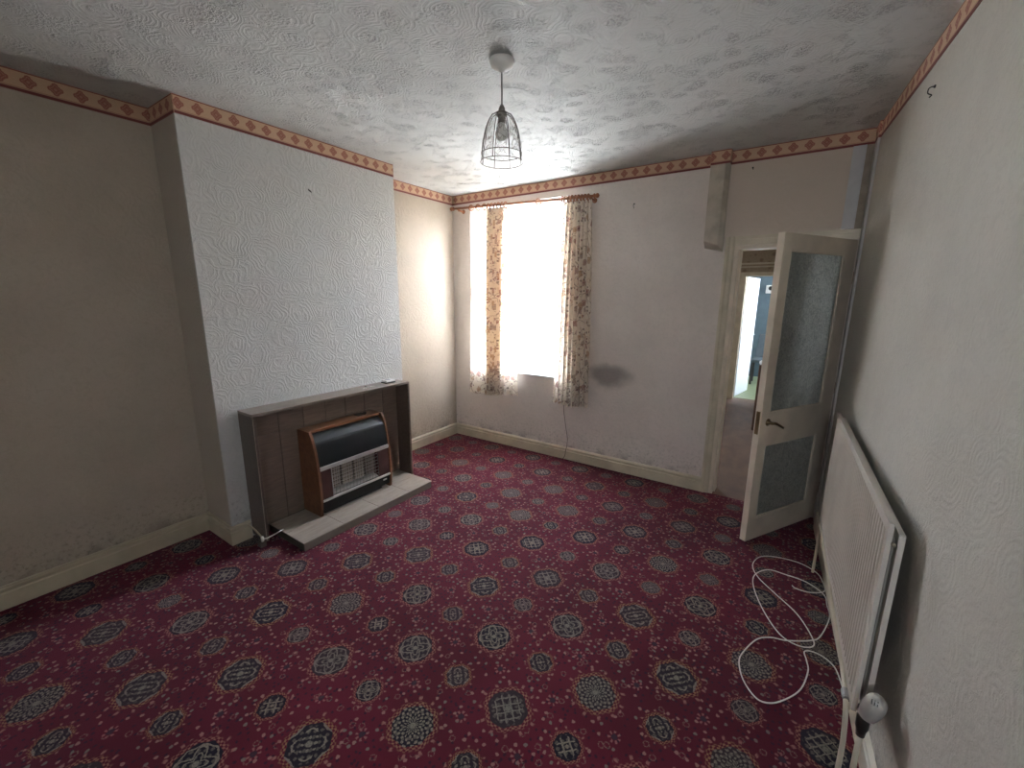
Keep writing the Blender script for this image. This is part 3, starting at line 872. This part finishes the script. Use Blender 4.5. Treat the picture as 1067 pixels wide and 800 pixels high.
for u in (.30, RL-.35):
    s = MB(); p = R1+rd_*u; xw = wr(p.y, .6)
    s.box(p.x+.041, xw+.001, p.y-.010, p.y+.010, RZ0+.22, RZ0+.245); s.build('wall_bracket', DARKM, rad_)
s = MB(); p = R2; s.lathe((p.x+.018, p.y+.001, RZ1-.06), (0, -1, 0), [(0, .006), (.010, .006), (.012, .003)], 10); s.build('air_vent', plain('vent_metal', (.35, .30, .22), .4, .6), rad_)
# thermostatic valve on the near end
vy = R2.y-.045; vx = R2.x+.024
s = MB(); s.tube([(vx, R2.y+.01, RZ0+.018), (vx, vy, RZ0+.018)], .011, 12); s.lathe((vx, vy, RZ0-.035), (0, 0, 1), [(0, .011), (.02, .013), (.035, .017), (.07, .017), (.078, .014)], 16)
s.build('valve_body', plain('valve_metal', (.10, .09, .08), .35, .8), rad_, smooth=True)
s = MB(); s.lathe((vx+.004, vy-.006, RZ0+.044), (.12, -.35, 1), [(0, .016), (.008, .022), (.035, .0265), (.070, .027), (.092, .024), (.105, .015), (.109, 0.0)], 28)
vh = s.build('valve_head', plain('valve_cream', (.46, .43, .38), .4, var=.05), rad_, smooth=True)
hc = Vector((vx+.010, vy-.030, RZ0+.118)); vd_ = Vector((-.15, -.77, .62)).normalized(); sd_ = vd_.cross(Vector((0, 0, 1))).normalized(); ud_ = sd_.cross(vd_)
for k in (-1, 0, 1):
    c = hc+vd_*.0290+sd_*(k*.0065); s = MB()
    pts = [c+sd_*a_+ud_*b_+vd_*d_ for d_ in (-.003, .0012) for a_, b_ in ((-.001, -.007), (.001, -.007), (.001, .007), (-.001, .007))]
    s.hexa(pts); s.build('slot', BLACKP, vh)
s = MB(); s.tube([(vx, vy, RZ0-.03), (vx, vy-.002, .005)], .0078, 12); s.build('drop_pipe', SKIRT, rad_, smooth=True)
# flow pipe along the bottom edge, bending down at the near end
s = MB(); zz = RZ0-.012
s.tube(catmull([rp(.045, -.006, .006), rp(.045, -.006, .20), rp(.05, -.004, zz-.03), rp(.09, -.002, zz-.004), rp(.3, .0, zz), rp(.8, .0, zz), rp(RL-.30, .0, zz), rp(RL-.12, .002, zz-.004), rp(RL-.04, .004, zz-.02), rp(RL+.00, .004, zz-.09), rp(RL+.01, .004, .18), rp(RL+.01, .004, .006)], 6), .0075, 10)
s.build('flow_pipe', SKIRT, rad_, smooth=True)
s = MB(); q = Vector(rp(RL-.10, .002, zz-.004)); s.lathe(q, rd_, [(0, .010), (.006, .013), (.035, .013), (.042, .010)], 10)
s.build('compression_fitting', plain('fitting_grey', (.30, .29, .27), .4, .5), rad_)

# ---------------------------------------------------------------- cables
s = MB(); z = .0045
loop = [(3.62, -1.66), (3.581, -1.56), (3.54, -1.515), (3.493, -1.508), (3.467, -1.53), (3.475, -1.58), (3.480, -1.65), (3.45, -1.78), (3.382, -1.887), (3.33, -1.925), (3.29, -1.913), (3.245, -1.85),
        (3.222, -1.762), (3.232, -1.69), (3.276, -1.573), (3.33, -1.52), (3.399, -1.496), (3.494, -1.431), (3.534, -1.368), (3.583, -1.198), (3.587, -1.095), (3.557, -.999), (3.478, -.927), (3.37, -.915), (3.286, -.931), (3.225, -1.03),
        (3.228, -1.145), (3.287, -1.326), (3.366, -1.476), (3.44, -1.51), (3.50, -1.47), (3.497, -1.40), (3.435, -1.259), (3.33, -1.14), (3.243, -1.036), (3.205, -.928), (3.225, -.82), (3.276, -.763), (3.36, -.735), (3.454, -.736),
        (3.53, -.79), (3.574, -.871), (3.567, -.964), (3.499, -1.02), (3.432, -1.028), (3.41, -1.01)]
loop = [(min(x, wr(y)-.026), y) for x, y in loop]
pts = [(x, y, z+.0055*(1 if i in (24, 25, 28, 29) else 0)) for i, (x, y) in enumerate(loop)]
s.tube(catmull(pts, 8), .0028, 8)
tagged(s.build('white_cable', CABLEW, smooth=True), 'loose white cable coiled on the red carpet beside the radiator', 'cable')
s = MB(); s.tube(catmull([(1.40, -.02, .80), (1.42, -.016, .60), (1.425, -.012, .50), (1.455, -.014, .33), (1.475, -.012, .22), (1.474, -.02, .14), (1.468, -.026, .10), (1.46, -.028, .04), (1.44, -.04, .006), (1.40, -.06, .005)], 8), .0028, 8)
tagged(s.build('thin_cable', CABLEB, smooth=True), 'thin dark cable trailing down from behind the right curtain', 'cable')

# hooks and nails
def hook(c, n, name, label, r=.012):
    c = Vector(c); n = Vector(n); s = MB()
    s.tube(catmull([c, c+n*.012, c+n*.02-Vector((0, 0, .006)), c+n*.02-Vector((0, 0, .022)), c+n*.008-Vector((0, 0, .03)), c+n*.014-Vector((0, 0, .038))], 5), .0022, 6)
    s.lathe(c, n, [(0, .006), (.004, .006), (.006, .003)], 10)
    tagged(s.build(name, BLACKP, smooth=True), label, 'hook')
hook((wr(-1.142, 2.455)-.001, -1.142, 2.455), (-1, -.07, 0), 'picture_hook', 'black picture hook high on the right wall')
hook((2.008, -.001, 2.372), (0, -1, 0), 'picture_hook', 'small black hook on the back wall right of the curtains')
s = MB(); s.tube([(2.86, 0, 2.515), (2.86, -.022, 2.52)], .0035, 8); s.lathe((2.86, -.022, 2.52), (0, -1, 0), [(0, .006), (.003, .006)], 10)
tagged(s.build('nail', BLACKP), 'dark nail in the wall above the doorway', 'nail')

# ---------------------------------------------------------------- hallway and kitchen beyond
def mat_hallpaper():
    m = M('hall_wallpaper'); o = m.obj(); v = m.voro(o, 9, rnd=.6); d = V(m.nt, v.outputs['Distance'])
    n = m.noise(o, 40, 3)
    sp = 1-(d+(n-.5)*.3).step(.18, .3)
    c = m.mix(n.step(.3, .7), (.36, .29, .22), (.31, .245, .18)); c = m.mix(sp*.6, c, (.18, .11, .07))
    m.col(c); m.set(Roughness=.8); return m.m
HALLP = mat_hallpaper()
HFLOOR = mat_wood('hall_brown_lino', (.16, .09, .055), (.11, .062, .04), (1, .4, 1), .6)
KFLOOR = plain('kitchen_green_lino', (.26, .30, .17), .4, var=.08, scale=14)
KBLUE = plain('kitchen_blue_wall', (.10, .14, .165), .7, var=.05)
KWHITE = plain('kitchen_white_paint', (.75, .78, .80), .5, var=.02)
HX0, HX1, HY = 1.9, 3.7, 3.9
s = MB(); s.box(HX0, 3.9, 0, HY+.12, -.12, -.002)
structure(s, 'floor_hall', HFLOOR, 'brown wood-effect hall floor beyond the doorway', 'floor')
s = MB(); s.box(HX0, HX1, .16, HY, 2.55, 2.65)
structure(s, 'ceiling_hall', KWHITE, 'hall ceiling beyond the doorway', 'ceiling')
s = MB(); s.box(HX0-.1, HX0, .16, 1.1, 0, 2.65); s.box(HX0-.1, HX0, 1.9, HY, 0, 2.65); s.box(HX0-.1, HX0, 1.1, 1.9, 0, 1.35); s.box(HX0-.1, HX0, 1.1, 1.9, 2.0, 2.65); structure(s, 'wall_hall_left', HALLP, 'left wall of the hall beyond', 'wall')  # the gap is an unseen opening added to brighten the hall
s = MB(); s.box(HX1, HX1+.1, .16, HY, 0, 2.65); structure(s, 'wall_hall_right', HALLP, 'right wall of the hall beyond', 'wall')
KX0, KX1 = 2.505, 3.25; KZ = 1.935
s = MB(); s.box(HX0-.1, KX0, HY, HY+.12, 0, 2.65); s.box(KX1, HX1+.1, HY, HY+.12, 0, 2.65); s.box(KX0, KX1, HY, HY+.12, KZ, 2.65)
structure(s, 'wall_hall_far', HALLP, 'brown patterned hall wall around the kitchen doorway', 'wall')
s = MB(); s.box(KX0-.09, KX0, HY-.02, HY, 0, KZ+.06); s.box(KX0, KX1, HY-.02, HY, KZ, KZ+.06); s.box(KX1, KX1+.08, HY-.02, HY, 0, KZ+.06)
s.box(HX0, HX1, HY-.012, HY, 2.065, 2.085); s.box(HX0, HX1, HY-.018, HY, 2.11, 2.135)
structure(s, 'trim_9', SKIRT, 'cream frame and rails around the kitchen doorway', 'door frame')
skirt('baseboard_hall', (HX0, HY), (KX0-.09, HY), (0, -1), label='cream skirting at the far end of the hall')
s = MB(); s.box(HX0, 5.2, HY+.12, 7.0, -.12, 0.0); structure(s, 'floor_kitchen', KFLOOR, 'pale green kitchen floor', 'floor')
s = MB(); s.box(HX0, 5.2, HY+.12, 7.0, 2.4, 2.5); structure(s, 'ceiling_kitchen', KWHITE, 'white kitchen ceiling', 'ceiling')
s = MB(); s.box(HX0, 5.2, 6.4, 6.5, 0, 2.4); structure(s, 'wall_kitchen_far', KBLUE, 'blue-grey kitchen wall seen through both doorways', 'wall')
s = MB(); s.box(HX0-.1, HX0, HY+.12, 6.5, 0, 2.4); structure(s, 'wall_kitchen_left', KWHITE, 'left kitchen wall', 'wall')
s = MB(); s.box(5.1, 5.2, HY, 4.6, 0, 2.4); s.box(5.1, 5.2, 6.1, 6.5, 0, 2.4); s.box(5.1, 5.2, 4.6, 6.1, 0, 1.75); s.box(5.1, 5.2, 4.6, 6.1, 2.2, 2.4)
s.box(3.8, 5.2, HY, HY+.12, 0, 2.4)
structure(s, 'wall_kitchen_right', KWHITE, 'right kitchen wall with its window opening', 'wall')
kd = thing('door_2', 'white kitchen door standing open beyond the hall', 'door', (2.515, 4.04, 0), kind='structure')
dk = Vector((.115, .70, 0)).normalized(); nk = Vector((dk.y, -dk.x, 0)); k0 = Vector((2.515, 4.04, 0))
s = MB()
def kp(a_, o_, z_): p = k0+dk*a_+nk*o_; return (p.x, p.y, z_)
s.hexa([kp(0, -.035, .01), kp(.72, -.035, .01), kp(.72, 0, .01), kp(0, 0, .01), kp(0, -.035, 1.93), kp(.72, -.035, 1.93), kp(.72, 0, 1.93), kp(0, 0, 1.93)])
s.build('door_leaf', KWHITE, kd, bevel=.002)
s = MB(); s.lathe(kp(.64, 0, 1.0), nk, [(0, .02), (.004, .02), (.01, .009), (.03, .009)], 14); s.tube([kp(.64, .03, 1.0), kp(.53, .034, 1.0)], .008, 8)
s.build('door_handle', CHROME, kd)
fan = thing('extractor_fan', 'small white unit with dark round vent on the blue kitchen wall', 'fan', (2.72, 6.4, 1.7))
s = MB(); s.box(2.63, 2.79, 6.34, 6.40, 1.70, 1.86); s.build('housing', PLAST, fan, bevel=.01)
s = MB(); s.lathe((2.715, 6.34, 1.80), (0, -1, 0), [(0, .042), (.006, .042), (.008, .03)], 20); s.build('vent', BLACKP, fan)
# dark upholstered kitchen chair
ch = thing('kitchen_chair', 'dark grey chair in the kitchen against the blue wall', 'chair', (2.80, 5.6, 0))
DGR = plain('chair_grey', (.09, .11, .125), .6)
s = MB(); s.box(2.60, 3.04, 5.4, 5.85, .42, .48); s.build('seat', DGR, ch, bevel=.015)
s = MB(); s.hexa([(2.62, 5.83, .48), (3.02, 5.83, .48), (3.02, 5.87, .48), (2.62, 5.87, .48), (2.65, 5.91, .92), (2.99, 5.91, .92), (2.99, 5.95, .92), (2.65, 5.95, .92)]); s.build('backrest', DGR, ch, bevel=.012)
for x in (2.62, 3.0):
    for y in (5.42, 5.81):
        s = MB(); s.tube([(x, y, .42), (x, y, 0)], .016, 10); s.build('leg', DARKM, ch)
# newel post in the hall
nw = thing('newel_post', 'dark brown newel post with white knob in the hall', 'newel post', (2.93, 2.2, 0))
s = MB(); s.box(2.925, 2.985, 2.17, 2.23, 0, .82); s.build('post', BROWNW, nw, bevel=.004)
s = MB(); s.lathe((2.955, 2.2, .82), (0, 0, 1), [(0, .014), (.006, .026), (.022, .034), (.042, .032), (.056, .018), (.060, 0)], 18); s.build('knob', PLAST, nw, smooth=True)

# ---------------------------------------------------------------- camera
f_px = 441.481
R = Vector((0.82955344, 0.55838317, 0.00702267)); U = Vector((-0.11926593, 0.16487195, 0.97907757)); F = Vector((-0.54554259, 0.81303473, -0.20336618))
F = R.cross(U)*-1
cam = bpy.data.cameras.new('camera'); co = bpy.data.objects.new('camera', cam); C.objects.link(co)
cam.sensor_fit = 'HORIZONTAL'; cam.sensor_width = 36; cam.lens = f_px*36/1067; cam.clip_start = .02
Mx = Matrix(((R.x, U.x, -F.x, 3.26586824), (R.y, U.y, -F.y, -3.68503917), (R.z, U.z, -F.z, 1.61445573), (0, 0, 0, 1)))
co.matrix_world = Mx
bpy.context.scene.camera = co

# ---------------------------------------------------------------- light: overcast sky through the windows and added openings
wd_ = bpy.data.worlds.new('sky'); bpy.context.scene.world = wd_; wd_.use_nodes = True
nt = wd_.node_tree; bg = nt.nodes['Background']
tc = nt.nodes.new('ShaderNodeTexCoord'); sp_ = nt.nodes.new('ShaderNodeSeparateXYZ'); nt.links.new(tc.outputs['Generated'], sp_.inputs[0])
mr = nt.nodes.new('ShaderNodeMapRange'); nt.links.new(sp_.outputs[2], mr.inputs[0]); mr.inputs[1].default_value = -.3; mr.inputs[2].default_value = .5
cr = nt.nodes.new('ShaderNodeMix'); cr.data_type = 'RGBA'; nt.links.new(mr.outputs[0], cr.inputs[0])
cr.inputs[6].default_value = (.76, .80, .82, 1); cr.inputs[7].default_value = (.80, .91, 1.06, 1)
nt.links.new(cr.outputs[2], bg.inputs[0])
# hazy sun glow, off to the right of the window outside
vd = nt.nodes.new('ShaderNodeVectorMath'); vd.operation = 'DOT_PRODUCT'; nt.links.new(tc.outputs['Generated'], vd.inputs[0])
vd.inputs[1].default_value = Vector((.87, .48, .10)).normalized()
g_ = V(nt, vd.outputs['Value']).max(0.0).pow(6.0)*42.0+5.6
nt.links.new(g_.s, bg.inputs[1])
def portal(name, loc, rot, sx, sy):
    l = bpy.data.lights.new(name, 'AREA'); l.shape = 'RECTANGLE'; l.size = sx; l.size_y = sy; l.cycles.is_portal = True
    o = bpy.data.objects.new(name, l); o.location = loc; o.rotation_euler = rot; C.objects.link(o)
portal('window_portal', ((WX0+WX1)/2, .17, (WZ0+WZ1)/2), (-PI/2, 0, 0), WX1-WX0, WZ1-WZ0)
portal('rear_portal', ((RX0+RX1)/2, -4.91, (RZA+RZB)/2), (PI/2, 0, 0), RX1-RX0, RZB-RZA)
portal('hall_portal', (1.79, 1.5, 1.6), (0, -PI/2, 0), .8, .8)
portal('kitchen_portal', (5.21, 5.35, 1.55), (0, PI/2, 0), 1.3, 1.5)

vs_ = bpy.context.scene.view_settings
vs_.view_transform = 'Standard'; vs_.look = 'None'; vs_.gamma = 1; vs_.use_curve_mapping = False; vs_.exposure = 2.2
